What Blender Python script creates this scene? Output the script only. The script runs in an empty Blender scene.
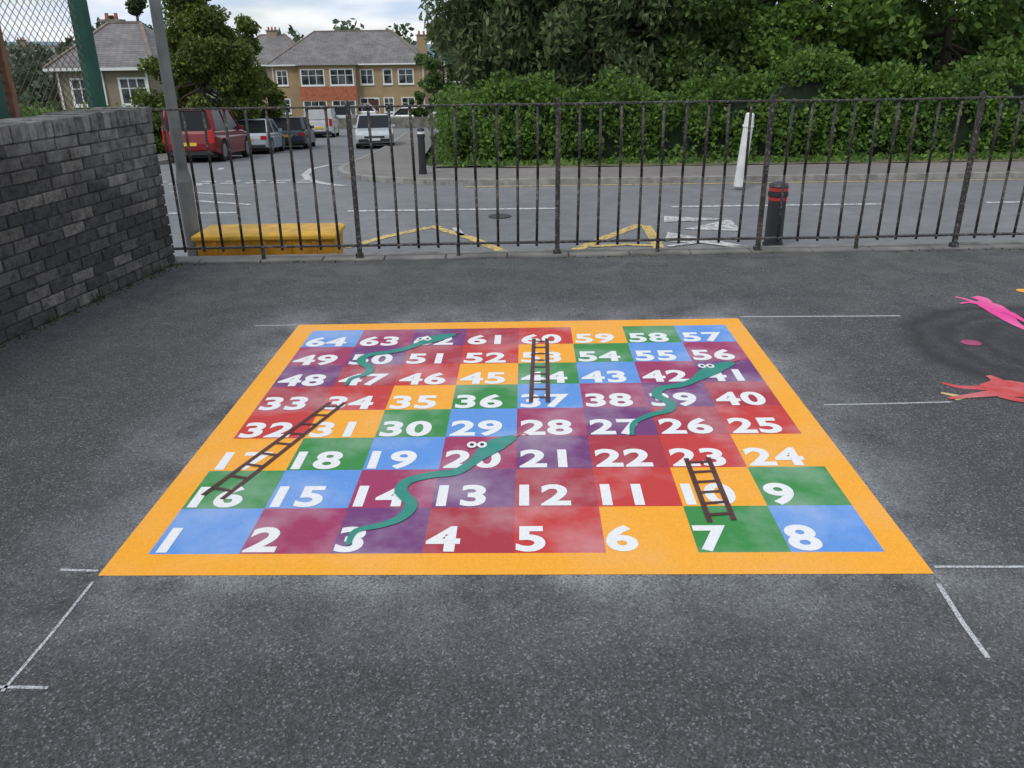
import bpy, math, random
import numpy as np
from mathutils import Vector, Matrix
random.seed(4); rng=np.random.default_rng(4)
scene=bpy.context.scene
R=math.radians
# ------------------------------------------------------------ camera
H=1.6; F=820.0; PITCH=math.atan(339/F); ROLL=0.0135
fw=Vector((0,math.cos(PITCH),-math.sin(PITCH))); r0=Vector((1,0,0)); u0=r0.cross(fw)
up=u0*math.cos(ROLL)+r0*math.sin(ROLL); rt=r0*math.cos(ROLL)-u0*math.sin(ROLL)
cd=bpy.data.cameras.new("camera"); cam=bpy.data.objects.new("camera",cd); scene.collection.objects.link(cam)
cd.sensor_width=36; cd.lens=F/1024*36; cd.clip_end=3000; cd.clip_start=0.05
m=Matrix((( rt.x,up.x,-fw.x,0),(rt.y,up.y,-fw.y,0),(rt.z,up.z,-fw.z,H),(0,0,0,1)))
cam.matrix_world=m; scene.camera=cam
CAM=Vector((0,0,H))
def ray(px,py): return fw+rt*((px-512)/F)+up*(-(py-384)/F)
def s(y):
    return float(np.interp(y,[-50,19.4,22,26,38,62,87,130,900],[-1.4,-1.4,-1.5,-1.78,-2.65,-4.2,-5.2,-6,-6]))
def G(px,py,z=0.0):
    d=ray(px,py); return CAM+d*((z-H)/d.z)
def P(px,py,Y):
    d=ray(px,py); return CAM+d*(Y/d.y)
def T(px,py,dz=0.0):   # survey point on the lower street terrain
    p=G(px,py,-1.4)
    for i in range(30): p=G(px,py,s(p.y)+dz)
    return p
# ------------------------------------------------------------ helpers
def empty(name,loc=(0,0,0),rot=(0,0,0)):
    o=bpy.data.objects.new(name,None); o.location=loc; o.rotation_euler=rot
    o.empty_display_size=.2; scene.collection.objects.link(o); return o
def mesh(name,verts,faces,mats,parent=None,midx=None,smooth=False,bevel=0):
    me=bpy.data.meshes.new(name); me.from_pydata([tuple(v) for v in verts],[],faces)
    for mt in (mats if isinstance(mats,list) else [mats]): me.materials.append(mt)
    if midx is not None: me.polygons.foreach_set("material_index",midx)
    if smooth: me.polygons.foreach_set("use_smooth",[True]*len(faces))
    me.update()
    o=bpy.data.objects.new(name,me); scene.collection.objects.link(o)
    if parent: o.parent=parent
    if bevel:
        b=o.modifiers.new("b","BEVEL"); b.width=bevel; b.segments=2; b.limit_method='ANGLE'
    return o
class MB:
    def __init__(s): s.v=[];s.f=[];s.m=[]
    def add(s,v,f,mi=0):
        b=len(s.v); s.v+= [tuple(x) for x in v]; s.f+=[tuple(i+b for i in q) for q in f]; s.m+=[mi]*len(f)
    def box(s,x0,x1,y0,y1,z0,z1,mi=0,M=None):
        v=[(x,y,z) for z in (z0,z1) for y in (y0,y1) for x in (x0,x1)]
        if M is not None: v=[M@Vector(p) for p in v]
        s.add(v,[(0,2,3,1),(4,5,7,6),(0,1,5,4),(1,3,7,5),(3,2,6,7),(2,0,4,6)],mi)
    def beam(s,a,b,w,h,mi=0,upv=Vector((0,0,1))):
        a=Vector(a);b=Vector(b);d=(b-a).normalized()
        if abs(d.dot(upv))>.98: upv=Vector((0,1,0))
        x=d.cross(upv).normalized(); y=x.cross(d)
        v=[p+x*(i*w/2)+y*(j*h/2) for p in (a,b) for i,j in ((-1,-1),(1,-1),(1,1),(-1,1))]
        s.add(v,[(0,3,2,1),(4,5,6,7),(0,1,5,4),(1,2,6,5),(2,3,7,6),(3,0,4,7)],mi)
    def tube(s,a,b,r1,r2,n=8,mi=0,cap=True):
        a=Vector(a);b=Vector(b);d=(b-a).normalized()
        x=d.orthogonal().normalized(); y=d.cross(x)
        v=[]
        for p,r in ((a,r1),(b,r2)):
            v+=[p+x*(math.cos(t*2*math.pi/n)*r)+y*(math.sin(t*2*math.pi/n)*r) for t in range(n)]
        f=[(i,(i+1)%n,n+(i+1)%n,n+i) for i in range(n)]
        if cap: f+=[tuple(range(n-1,-1,-1)),tuple(range(n,2*n))]
        s.add(v,f,mi)
    def obj(s,name,mats,parent=None,**k): return mesh(name,s.v,s.f,mats,parent,midx=s.m,**k)
# ------------------------------------------------------------ materials
def lin(c):
    return tuple(((v/255)/12.92 if v/255<=.04045 else ((v/255+.055)/1.055)**2.4) for v in c)+(1,)
class NT:
    def __init__(s,name):
        s.m=bpy.data.materials.new(name); s.m.use_nodes=True; s.t=s.m.node_tree; s.n=s.t.nodes; s.b=s.n["Principled BSDF"]
        s.co=s.n.new("ShaderNodeTexCoord").outputs["Object"]
    def l(s,a,b): s.t.links.new(a,b)
    def noise(s,scale,detail=4,rough=.55,vec=None,dist=0):
        n=s.n.new("ShaderNodeTexNoise"); n.inputs["Scale"].default_value=scale; n.inputs["Detail"].default_value=detail
        n.inputs["Roughness"].default_value=rough; n.inputs["Distortion"].default_value=dist; s.l(vec or s.co,n.inputs["Vector"]); return n.outputs["Fac"]
    def vor(s,scale,feat='F1'):
        n=s.n.new("ShaderNodeTexVoronoi"); n.inputs["Scale"].default_value=scale; n.feature=feat; s.l(s.co,n.inputs["Vector"]); return n
    def ramp(s,fac,stops):
        r=s.n.new("ShaderNodeValToRGB"); s.l(fac,r.inputs[0]); e=r.color_ramp.elements
        while len(e)<len(stops): e.new(.5)
        for i,(p,c) in enumerate(stops):
            e[i].position=p; e[i].color=c if not isinstance(c,(int,float)) else (c,c,c,1)
        return r.outputs[0]
    def mix(s,fac,a,b,mode='MIX'):
        n=s.n.new("ShaderNodeMix"); n.data_type='RGBA'; n.blend_type=mode
        for v,i in ((fac,0),(a,6),(b,7)):
            if isinstance(v,(int,float)): n.inputs[i].default_value=v
            elif isinstance(v,tuple): n.inputs[i].default_value=v
            else: s.l(v,n.inputs[i])
        return n.outputs[2]
    def math(s,op,a,b=0.0,clamp=False):
        n=s.n.new("ShaderNodeMath"); n.operation=op; n.use_clamp=clamp
        for v,i in ((a,0),(b,1)):
            if isinstance(v,(int,float)): n.inputs[i].default_value=v
            else: s.l(v,n.inputs[i])
        return n.outputs[0]
    def bump(s,h,strength,dist=.01):
        n=s.n.new("ShaderNodeBump"); n.inputs["Strength"].default_value=strength; n.inputs["Distance"].default_value=dist
        s.l(h,n.inputs["Height"]); s.l(n.outputs[0],s.b.inputs["Normal"])
    def col(s,c):
        if isinstance(c,tuple): s.b.inputs["Base Color"].default_value=c
        else: s.l(c,s.b.inputs["Base Color"])
    def rough(s,v): s.b.inputs["Roughness"].default_value=v; return s
def g(v): return (v,v,v,1)
def simple(name,c,rough=.6,var=.25,scale=6,metal=0,bump=0):
    t=NT(name); n=t.noise(scale,3)
    dark=tuple(x*(1-var) for x in c[:3])+(1,); li=tuple(min(1,x*(1+var*.6)) for x in c[:3])+(1,)
    t.col(t.ramp(n,[(.3,dark),(.7,li)])); t.rough(rough); t.b.inputs["Metallic"].default_value=metal
    if bump: t.bump(t.noise(scale*6,2),bump)
    return t.m
# board corners on the ground
FL,FR,BR,BL=G(98,576),G(934,574),G(738,318.5),G(299,325)
BC=(FL+FR+BR+BL)/4
BW=((FR-FL).length+(BR-BL).length)/4; BD=((BL-FL).length+(BR-FR).length)/4
bang=math.atan2((FR-FL).y+(BR-BL).y,(FR-FL).x+(BR-BL).x)

def m_playground():
    t=NT("playground_asphalt")
    big=t.noise(.9,4,.6); mid=t.noise(6,4,.65)
    v=t.vor(175)
    base=t.ramp(big,[(.3,(.056,.058,.060,1)),(.7,(.086,.087,.088,1))])
    base=t.mix(.5,base,t.ramp(mid,[(.3,g(.050)),(.75,g(.102))]))
    sep=t.n.new("ShaderNodeSeparateColor"); t.l(v.outputs["Color"],sep.inputs[0])
    stone=t.ramp(sep.outputs[1],[(0,g(.42)),(.6,g(.95)),(.9,g(1.5)),(1,g(3.2))])
    base=t.mix(.85,base,stone,'MULTIPLY')
    # overspray mist round the board
    mp=t.n.new("ShaderNodeMapping"); mp.vector_type='TEXTURE'; mp.inputs["Location"].default_value=BC; mp.inputs["Rotation"].default_value=(0,0,bang)
    t.l(t.co,mp.inputs["Vector"])
    sp=t.n.new("ShaderNodeSeparateXYZ"); t.l(mp.outputs[0],sp.inputs[0])
    ax=t.math('MAXIMUM',t.math('SUBTRACT',t.math('ABSOLUTE',sp.outputs[0]),BW-.03),0.0)
    ay=t.math('MAXIMUM',t.math('SUBTRACT',t.math('ABSOLUTE',sp.outputs[1]),BD),0.0)
    d=t.math('SQRT',t.math('ADD',t.math('MULTIPLY',ax,ax),t.math('MULTIPLY',ay,ay)))
    msk=t.ramp(d,[(0.0,1.0),(.10,.5),(.5,0.0)])
    nz=t.ramp(t.noise(2.6,4,.65),[(.34,0.04),(.66,1.0)])
    gr=t.ramp(sep.outputs[2],[(.1,.30),(.9,1.0)])
    hz=t.math('MULTIPLY',t.math('MULTIPLY',msk,nz),gr)
    hz=t.math('MULTIPLY',hz,.68)
    base=t.mix(hz,base,(.52,.54,.57,1))
    s2=t.n.new("ShaderNodeSeparateXYZ"); t.l(t.co,s2.inputs[0])
    far=t.math('MULTIPLY',t.math('SUBTRACT',s2.outputs[1],4.0),.40,True)
    dn=t.ramp(t.noise(3.2,4,.65,dist=.6),[(.42,0.0),(.75,.5)])
    base=t.mix(t.math('MULTIPLY',far,dn),base,(.18,.175,.165,1))
    cc=G(1062,348)
    vd=t.n.new("ShaderNodeVectorMath"); vd.operation='DISTANCE'; t.l(t.co,vd.inputs[0]); vd.inputs[1].default_value=cc
    wob=t.math('ADD',vd.outputs["Value"],t.math('MULTIPLY',t.math('SUBTRACT',t.noise(5,3),.5),.22))
    ring=t.ramp(wob,[(.20,0.75),(.34,.55),(.40,.92),(.50,.35),(.56,.9),(.66,.45),(.74,.92),(.90,0.0)])
    base=t.mix(ring,base,(.024,.024,.026,1))
    t.col(base); t.rough(.85)
    t.bump(v.outputs["Distance"],.6,.006); return t.m
M_play=m_playground()
def m_road(name,lo,hi):
    t=NT(name); a=t.noise(.35,4,.6); c=t.noise(3,5,.7)
    k=t.ramp(a,[(.3,lo),(.7,hi)]); k=t.mix(.4,k,t.ramp(c,[(.3,g(.6)),(.7,g(1.3))]),'MULTIPLY'); k=t.mix(.4,k,t.ramp(t.noise(40,2,.6),[(.3,g(.5)),(.7,g(1.5))]),'MULTIPLY')
    t.col(k); t.rough(.85); return t.m
M_road=m_road("road_asphalt",(.145,.150,.158,1),(.20,.203,.208,1))
M_pave=m_road("pavement_asphalt",(.16,.145,.135,1),(.23,.21,.195,1))
M_kerb=simple("granite_kerb",(.27,.26,.24,1),.8,.35,5)
M_conc=simple("old_concrete",(.20,.19,.17,1),.9,.45,3,bump=.5)
def paint(name,c,wear=.0,haze=.16):
    t=NT(name); n=t.noise(2.4,4,.6); v=t.vor(175)
    sep=t.n.new("ShaderNodeSeparateColor"); t.l(v.outputs["Color"],sep.inputs[0])
    dk=tuple(x*.90 for x in c[:3])+(1,)
    k=t.ramp(sep.outputs[1],[(.1,dk),(.9,c)])
    if haze:
        hz=t.math('MULTIPLY',t.ramp(n,[(.45,0.04),(.76,1.0)]),haze*2.3)
        k=t.mix(hz,k,(.72,.74,.78,1))
    pin=t.math('GREATER_THAN',t.noise(190,1,.7),.735-wear*.2)
    k=t.mix(t.math('MULTIPLY',pin,.6),k,(.07,.07,.072,1))
    if wear:
        w=t.ramp(t.noise(14,5,.75),[(.56-wear*.25,0.0),(.62-wear*.2,1.0)])
        k=t.mix(t.math('MULTIPLY',w,.8),k,(.13,.13,.13,1))
    t.col(k); t.rough(.62); t.bump(v.outputs["Distance"],.22,.004); return t.m
PB=paint("paint_blue",lin((92,148,220)))
PM=paint("paint_magenta",lin((160,36,92)))
PP=paint("paint_purple",lin((112,44,112)))
PC=paint("paint_crimson",lin((172,34,54)))
PR=paint("paint_red",lin((200,42,38)))
PO=paint("paint_orange",lin((250,170,34)),haze=.04)
PG=paint("paint_green",lin((42,136,56)))
PW=paint("paint_white",(.84,.84,.84,1),haze=0)
PT=paint("paint_teal",lin((20,136,120)),haze=.06)
PBR=paint("paint_brown",lin((74,34,30)),haze=.03)
PK=paint("paint_black",(.02,.02,.02,1),haze=0)
PPK=paint("paint_pink",lin((235,60,150)),haze=.1)
PBG=paint("paint_beige",lin((205,180,120)),haze=.05)
def m_chalk():
    t=NT("chalk_white"); w=t.ramp(t.noise(170,3,.8),[(.36,(.12,.12,.122,1)),(.58,(.60,.61,.63,1))]); t.col(w); t.rough(.9); return t.m
CH=m_chalk()
RW=paint("road_line_white",(.62,.62,.60,1),wear=.3,haze=0)
RY=paint("road_line_yellow",lin((218,186,100)),wear=.3,haze=0)

def m_leaf(name,dark,light,trans=.3):
    t=NT(name); geo=t.n.new("ShaderNodeNewGeometry")
    a=t.ramp(geo.outputs["Random Per Island"],[(.0,dark),(.65,tuple((x+y)/2 for x,y in zip(dark,light))),(1,light)])
    n=t.ramp(t.noise(.9,2,.6),[(.3,g(.6)),(.7,g(1.35))]); a=t.mix(.8,a,n,'MULTIPLY')
    t.col(a); t.rough(.5); t.b.inputs["Specular IOR Level"].default_value=.25
    tr=t.n.new("ShaderNodeBsdfTranslucent"); t.l(t.mix(.5,a,light),tr.inputs[0])
    mx=t.n.new("ShaderNodeMixShader"); mx.inputs[0].default_value=trans
    out=t.n["Material Output"]; t.l(t.b.outputs[0],mx.inputs[1]); t.l(tr.outputs[0],mx.inputs[2]); t.l(mx.outputs[0],out.inputs[0]); return t.m
L_hedge=m_leaf("hedge_leaves",(.045,.105,.022,1),(.20,.32,.065,1),.38)
L_tree=m_leaf("tree_leaves",(.040,.085,.026,1),(.17,.26,.07,1),.38)
L_willow=m_leaf("willow_leaves",(.060,.095,.040,1),(.20,.25,.11,1),.38)
L_olive=m_leaf("cypress_leaves",(.045,.078,.014,1),(.20,.235,.05,1))
L_dark=m_leaf("dark_leaves",(.020,.048,.016,1),(.07,.12,.04,1),.15)
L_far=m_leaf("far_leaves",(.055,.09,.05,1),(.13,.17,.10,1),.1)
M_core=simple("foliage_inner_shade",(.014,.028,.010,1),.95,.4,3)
M_bark=simple("bark",(.07,.055,.04,1),.9,.4,8)
M_grass=simple("grass_ground",(.07,.10,.03,1),.95,.5,1.3)

# ------------------------------------------------------------ world & sun
SE,SR=R(50),R(215)
w=bpy.data.worlds.new("World"); scene.world=w; w.use_nodes=True; nt=w.node_tree; N=nt.nodes; bg=N["Background"]
sky=N.new("ShaderNodeTexSky"); sky.sky_type='NISHITA'; sky.sun_disc=False; sky.sun_elevation=SE; sky.sun_rotation=SR; sky.air_density=1.0; sky.dust_density=.4; sky.ozone_density=2
mul=N.new("ShaderNodeMix"); mul.data_type='RGBA'; 
tc=N.new("ShaderNodeTexCoord"); mp=N.new("ShaderNodeMapping"); mp.inputs["Scale"].default_value=(1,1,4.5)
nz=N.new("ShaderNodeTexNoise"); nz.inputs["Scale"].default_value=4.2; nz.inputs["Detail"].default_value=7; nz.inputs["Roughness"].default_value=.56; nz.inputs["Distortion"].default_value=.2
rp=N.new("ShaderNodeValToRGB"); rp.color_ramp.elements[0].position=.36; rp.color_ramp.elements[1].position=.52
rp.color_ramp.elements[0].color=(.5,.5,.5,1)
nz2=N.new("ShaderNodeTexNoise"); nz2.inputs["Scale"].default_value=7; nz2.inputs["Detail"].default_value=6
rp2=N.new("ShaderNodeValToRGB"); rp2.color_ramp.elements[0].position=.38; rp2.color_ramp.elements[1].position=.60
rp2.color_ramp.elements[0].color=(5.9,7.2,9.0,1); rp2.color_ramp.elements[1].color=(9.9,10.1,10.4,1)
L=nt.links.new
L(tc.outputs["Generated"],mp.inputs[0]); L(mp.outputs[0],nz.inputs["Vector"]); L(mp.outputs[0],nz2.inputs["Vector"])
L(nz.outputs["Fac"],rp.inputs[0]); L(nz2.outputs["Fac"],rp2.inputs[0])
L(rp.outputs[0],mul.inputs[0]); L(sky.outputs[0],mul.inputs[6]); L(rp2.outputs[0],mul.inputs[7]); L(mul.outputs[2],bg.inputs[0])
bg.inputs[1].default_value=0.1
sd=bpy.data.lights.new("sun","SUN"); sd.energy=1.5; sd.angle=R(14); sd.color=(1,.96,.9)
so=bpy.data.objects.new("sun",sd); scene.collection.objects.link(so)
dirv=Vector((math.sin(SR)*math.cos(SE),math.cos(SR)*math.cos(SE),math.sin(SE)))
so.rotation_euler=dirv.to_track_quat('Z','Y').to_euler(); so.location=(0,0,30)
scene.view_settings.view_transform='Standard'; scene.view_settings.look='None'; scene.view_settings.exposure=0

# ------------------------------------------------------------ fence line
fa=G(163,263); fb=G(950,248.5); fdir=(fb-fa).normalized(); fn=Vector((-fdir.y,fdir.x,0))
fR=fa+fdir*13
# ------------------------------------------------------------ ground & roads
v=[];f=[]
xs=[-900,-200,-60,-20,-5,5,20,60,200,900]
prof=[(-40,-.03),(3,-.03),(6.7,-.03),(6.75,-1.5)]+[(y,s(y)-.08) for y in np.arange(8,100,1.0)]+[(y,s(y)-.08) for y in (110,130,200,400,900)]
for (y,z) in prof: v+=[(x,y,z) for x in xs]
n=len(xs)
for j in range(len(prof)-1):
    for i in range(n-1): f.append((j*n+i,j*n+i+1,(j+1)*n+i+1,(j+1)*n+i))
mesh("ground",v,f,M_grass)
a=fa-fdir*8+fn*.10; b=fR+fdir*10+fn*.10
mesh("playground",[(a.x,-8,0),(b.x,-8,0),tuple(b),tuple(a)],[(0,1,2,3)],M_play)
mb=MB(); ang=math.atan2(fdir.y,fdir.x); M=Matrix.Translation(fa)@Matrix.Rotation(ang,4,'Z')
mb.box(-8,20,.102,.2,-1.3,.008,0,M)
mb.obj("retaining_wall",M_conc,bevel=.015)
mb=MB(); 
for i in range(40):
    x=-.2+i*.5; 
    if x<13: mb.box(x,x+.492,-.045,.10,-.02,.014+random.uniform(0,.008),0,M)
mb.obj("edging_kerb",M_conc,bevel=.008)
def resamp(path,step=1.0):
    out=[]
    for (x0,y0),(x1,y1) in zip(path[:-1],path[1:]):
        k=max(1,int(math.hypot(x1-x0,y1-y0)/step)); out+=[(x0+(x1-x0)*i/k,y0+(y1-y0)*i/k) for i in range(k)]
    return out+[path[-1]]
def smooth2(path,it=2):
    for _ in range(it):
        q=[path[0]]
        for a_,b_ in zip(path[:-1],path[1:]):
            q+=[(a_[0]*.75+b_[0]*.25,a_[1]*.75+b_[1]*.25),(a_[0]*.25+b_[0]*.75,a_[1]*.25+b_[1]*.75)]
        path=q+[path[-1]]
    return path
def sheet(name,x0f,x1f,ylist,dz,mat,nx=6):
    v=[];f=[]
    for y in ylist:
        for i in range(nx+1):
            x=x0f(y)+(x1f(y)-x0f(y))*i/nx; v.append((x,y,s(y)+dz))
    for j in range(len(ylist)-1):
        for i in range(nx): f.append((j*(nx+1)+i,j*(nx+1)+i+1,(j+1)*(nx+1)+i+1,(j+1)*(nx+1)+i))
    return mesh(name,v,f,mat)
KR=[(60,19.4),(10,19.4),(2,19.4),(-1.2,19.4),(-3.2,20.2),(-4.3,21.4),(-4.7,23.5),(-4.8,26),(-5.2,34),(-6,45),(-7.2,61)]
KRi=[(60,22.0),(10,22.0),(2,22.0),(0,22.1),(-1.6,22.6),(-2.2,23.2),(-2.5,24.4),(-2.8,27),(-3.2,34),(-4,45),(-5.2,61)]
KL=[(-60,19.4),(-18,19.4),(-15,19.6),(-13,20.4),(-12,21.8),(-11.7,23.5),(-11.6,26),(-11.6,34),(-12.0,45),(-12.8,61)]
KLi=[(-60,21.8),(-18,21.8),(-16,22.0),(-15,22.5),(-14.2,23.2),(-14,24.4),(-13.9,27),(-13.8,34),(-14.2,45),(-15,61)]
mesh("road",[(-60,10.6,-1.4),(60,10.6,-1.4),(60,19.42,-1.4),(-60,19.42,-1.4)],[(0,1,2,3)],M_road)
lx=lambda y:float(np.interp(y,[19.4,22,26,34,45,62],[-18,-12.3,-11.9,-11.9,-12.3,-13.2]))
rx=lambda y:float(np.interp(y,[19.4,21.5,23,26,34,45,62],[0,-3.6,-4.4,-4.5,-4.9,-5.7,-6.9]))
sheet("side_street_road",lx,rx,list(np.arange(19.42,62.4,.5)),.0,M_road)
sheet("far_cross_road",lambda y:-70,lambda y:60,list(np.arange(61.9,69,.5)),-.004,M_road,20)
def pave(name,ko,ki):
    ko=smooth2(ko); ki=smooth2(ki); K=6; v=[];f=[]
    ko2=[];ki2=[]
    for i in range(len(ko)-1):
        for k in range(4):
            t=k/4; ko2.append((ko[i][0]*(1-t)+ko[i+1][0]*t,ko[i][1]*(1-t)+ko[i+1][1]*t)); ki2.append((ki[i][0]*(1-t)+ki[i+1][0]*t,ki[i][1]*(1-t)+ki[i+1][1]*t))
    for (a_,b_) in zip(ko2,ki2):
        for k in range(K+1):
            t=k/K; x=a_[0]*(1-t)+b_[0]*t; y=a_[1]*(1-t)+b_[1]*t; v.append((x,y,s(y)+.12))
    for j in range(len(ko2)-1):
        for k in range(K): f.append((j*(K+1)+k,j*(K+1)+k+1,(j+1)*(K+1)+k+1,(j+1)*(K+1)+k))
    mesh(name,v,f,M_pave)
    mb=MB(); 
    for i in range(len(ko2)-1):
        a_=Vector((ko2[i][0],ko2[i][1],s(ko2[i][1])+.045)); b_=Vector((ko2[i+1][0],ko2[i+1][1],s(ko2[i+1][1])+.045))
        if (b_-a_).length>.001: mb.beam(a_,b_,.15,.166)
    mb.obj(name.replace("pavement","kerb"),M_kerb)
pave("pavement",KR,KRi); pave("pavement.001",KL,KLi)
mb=MB(); mb.add([(-60,7.0,-1.0),(60,7.0,-1.0),(60,10.6,-1.28),(-60,10.6,-1.28)],[(0,1,2,3)]); mb.obj("pavement.002",M_pave)
mb=MB(); mb.box(-60,60,10.6,10.75,-1.5,-1.275); mb.obj("kerb.002",M_kerb)
v=[]
for i,x in enumerate(np.arange(-2.0,60,.5)):
    for y in (22.05,23.0,24.2): v.append((x,y+(.35 if x<0 and y<22.5 else 0),s(y)+.13+random.uniform(-.01,.02)))
nn=len(v)//3; f=[]
for i in range(nn-1):
    for k in range(2): f.append((i*3+k,i*3+3+k,i*3+4+k,i*3+1+k))
M_verge=simple("verge_soil_grass",(.18,.165,.09,1),.95,.5,2.5)
mesh("grass_verge",v,f,M_verge)

def ribbon(mb,pts,width,zf,mi=0,sub=1):
    P3=[Vector((p[0],p[1],0)) for p in pts]; W=width if isinstance(width,list) else [width]*len(pts)
    Lp=[];Rp=[]
    for i,p in enumerate(P3):
        a_=P3[max(0,i-1)]; b_=P3[min(len(P3)-1,i+1)]; d=(b_-a_).normalized(); nrm=Vector((-d.y,d.x,0))
        Lp.append(p+nrm*W[i]/2); Rp.append(p-nrm*W[i]/2)
    vv=[]
    for q,r in zip(Lp,Rp): vv+=[(q.x,q.y,zf(q.y)),(r.x,r.y,zf(r.y))]
    mb.add(vv,[(2*i+1,2*i+3,2*i+2,2*i) for i in range(len(P3)-1)],mi)
zr=lambda y:s(y)+.008
def tp(*a): return [tuple(T(x,y))[:2] for x,y in a]
mb=MB()
ribbon(mb,tp((345,248),(390,236),(428,228)),.18,zr); ribbon(mb,tp((436,228),(470,238),(508,254)),.18,zr)
ribbon(mb,tp((430,227),(440,228)),.19,lambda y:s(y)+.012)
ribbon(mb,tp((562,256),(600,240),(640,225)),.18,zr); ribbon(mb,tp((646,226),(655,240),(662,256)),.18,zr)
ribbon(mb,tp((590,247),(625,245),(658,246)),.14,lambda y:s(y)+.012)
ribbon(mb,[(x,19.12) for x in np.arange(-1,30,1.0)],.09,zr)
mb.obj("yellow_road_markings",RY)
mb=MB()
ribbon(mb,tp((345,186),(325,184),(309,180),(305,175),(312,169),(330,165),(350,164)),.20,zr)
for i in range(11): ribbon(mb,[(-11.4+i*.62,20.4),(-11.4+i*.62+.38,20.4)],.20,zr); ribbon(mb,[(-11.4+i*.62,20.85),(-11.4+i*.62+.38,20.85)],.20,zr)
for x0 in (-22,-16,-9.6,-3.2,3.2,9.4,15.6): ribbon(mb,[(x0,16.3),(x0+4.2,16.3)],.15,zr)
def tri(*p): mb.add([tuple(T(x,y,.01)) for x,y in p],[(0,1,2)])
tri((664,222),(664,216),(734,219)); tri((664,241),(668,232),(748,246)); tri((684,229),(730,219),(742,231))
ribbon(mb,tp((668,247),(700,243),(748,249)),.10,lambda y:s(y)+.016)
for p_ in (((455,228),(462,236)),((180,200),(250,205)),((172,192),(240,195))): ribbon(mb,tp(*p_),.12,zr)
ribbon(mb,tp((198,186),(222,168)),.16,zr)
mb.obj("white_road_markings",RW)
M_iron=simple("cast_iron",(.07,.07,.07,1),.6,.3,9,.5)
mb=MB(); c=T(500,216,.012)
mb.tube(c,c+Vector((0,0,.004)),.22,.22,20); mb.obj("manhole_cover",M_iron)

# ------------------------------------------------------------ the board
bd=empty("snakes_and_ladders_board")
def B(u,v,z):
    t=(u+.365)/8.71; q=(v+.41)/8.82
    p=FL*(1-t)*(1-q)+FR*t*(1-q)+BR*t*q+BL*(1-t)*q
    return Vector((p.x,p.y,z))
mb=MB()
ku=[-.365]+list(range(9))+[8.345]; kn=[-.41]+list(range(9))+[8.41]
for j in range(10):
    for i in range(10):
        q=[B(ku[i],kn[j],.0015),B(ku[i+1],kn[j],.0015),B(ku[i+1],kn[j+1],.0015),B(ku[i],kn[j+1],.0015)]
        if 1<=i<=8 and 1<=j<=8: mi=((i-1)-(j-1))%7
        else: mi=5
        mb.add(q,[(0,1,2,3)],mi)
mb.obj("painted_squares",[PB,PM,PP,PC,PR,PO,PG],bd)
def textmesh(st):
    cu=bpy.data.curves.new("t","FONT"); cu.body=st; cu.size=1; cu.offset=.036; cu.resolution_u=5; cu.space_character=1.08
    o=bpy.data.objects.new("t",cu); scene.collection.objects.link(o)
    dg=bpy.context.evaluated_depsgraph_get(); me=bpy.data.meshes.new_from_object(o.evaluated_get(dg))
    vv=[tuple(x.co) for x in me.vertices]; ff=[tuple(p.vertices) for p in me.polygons]
    bpy.data.objects.remove(o); return vv,ff
ref,_=textmesh("8"); h0=min(p[1] for p in ref); h1=max(p[1] for p in ref); SC=.54/(h1-h0)
mb=MB()
for r_ in range(8):
    for c_ in range(8):
        num=r_*8+(c_ if r_%2==0 else 7-c_)+1
        vv,ff=textmesh(str(num)); x0=min(p[0] for p in vv)
        off=.07 if num==1 else (.02 if num<9 else .05)
        mb.add([B(c_+off+(p[0]-x0)*SC*1.02,r_+.02+(p[1]-h0)*SC,.0028) for p in vv],ff)
mb.obj("numbers",PW,bd)
def cat(pts,k=8):
    out=[]; n=len(pts)
    for i in range(n-1):
        p0,p1,p2,p3=[np.array(pts[min(max(j,0),n-1)],float) for j in (i-1,i,i+1,i+2)]
        for q in range(k):
            t=q/k; out.append(.5*((2*p1)+(-p0+p2)*t+(2*p0-5*p1+4*p2-p3)*t*t+(-p0+3*p1-3*p2+p3)*t**3))
    out.append(np.array(pts[-1],float)); return out
def gp(pts): return [tuple(G(x,y))[:2] for x,y in pts]
def snake(name,pts,eye,tongue):
    mb=MB(); c=cat(gp(pts),8); n=len(c); k=24
    W=[.018+.032*min(1,i/(n*.3)) for i in range(n)]
    W[n-k:]=list(np.interp(np.linspace(0,1,k),[0,.25,.5,.75,.92,1],[.05,.085,.105,.085,.05,.012]))
    ribbon(mb,c,W,lambda y:.0055,0)
    ec=G(*eye)
    for dx in (-.022,.022):
        for rr,z,mi in ((.024,.0068,1),(.010,.008,2)):
            mb.add([(ec.x+dx+rr*.9*math.cos(t*math.pi/8),ec.y+rr*1.25*math.sin(t*math.pi/8),z) for t in range(16)],[tuple(range(16))],mi)
    ribbon(mb,gp(tongue),.010,lambda y:.0068,3)
    mb.obj(name,[PT,PW,PK,PR],bd)
snake("snake",[(348,546),(356,532),(382,526),(402,518),(411,505),(401,492),(408,482),(432,476),(456,473),(474,462),(488,451),(499,444),(516,437)],(477,446),[(514,438),(523,434),(528,436)])
snake("snake.001",[(632,436),(634,424),(650,416),(668,411),(670,404),(657,396),(662,389),(680,386),(694,381),(706,374),(718,368),(734,363)],(706,367),[(732,363),(740,360)])
snake("snake.002",[(346,386),(352,379),(366,375),(370,369),(361,362),(368,356),(388,353),(404,350),(418,345),(430,341),(440,338),(456,335)],(424,340),[(454,335),(461,333)])
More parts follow.
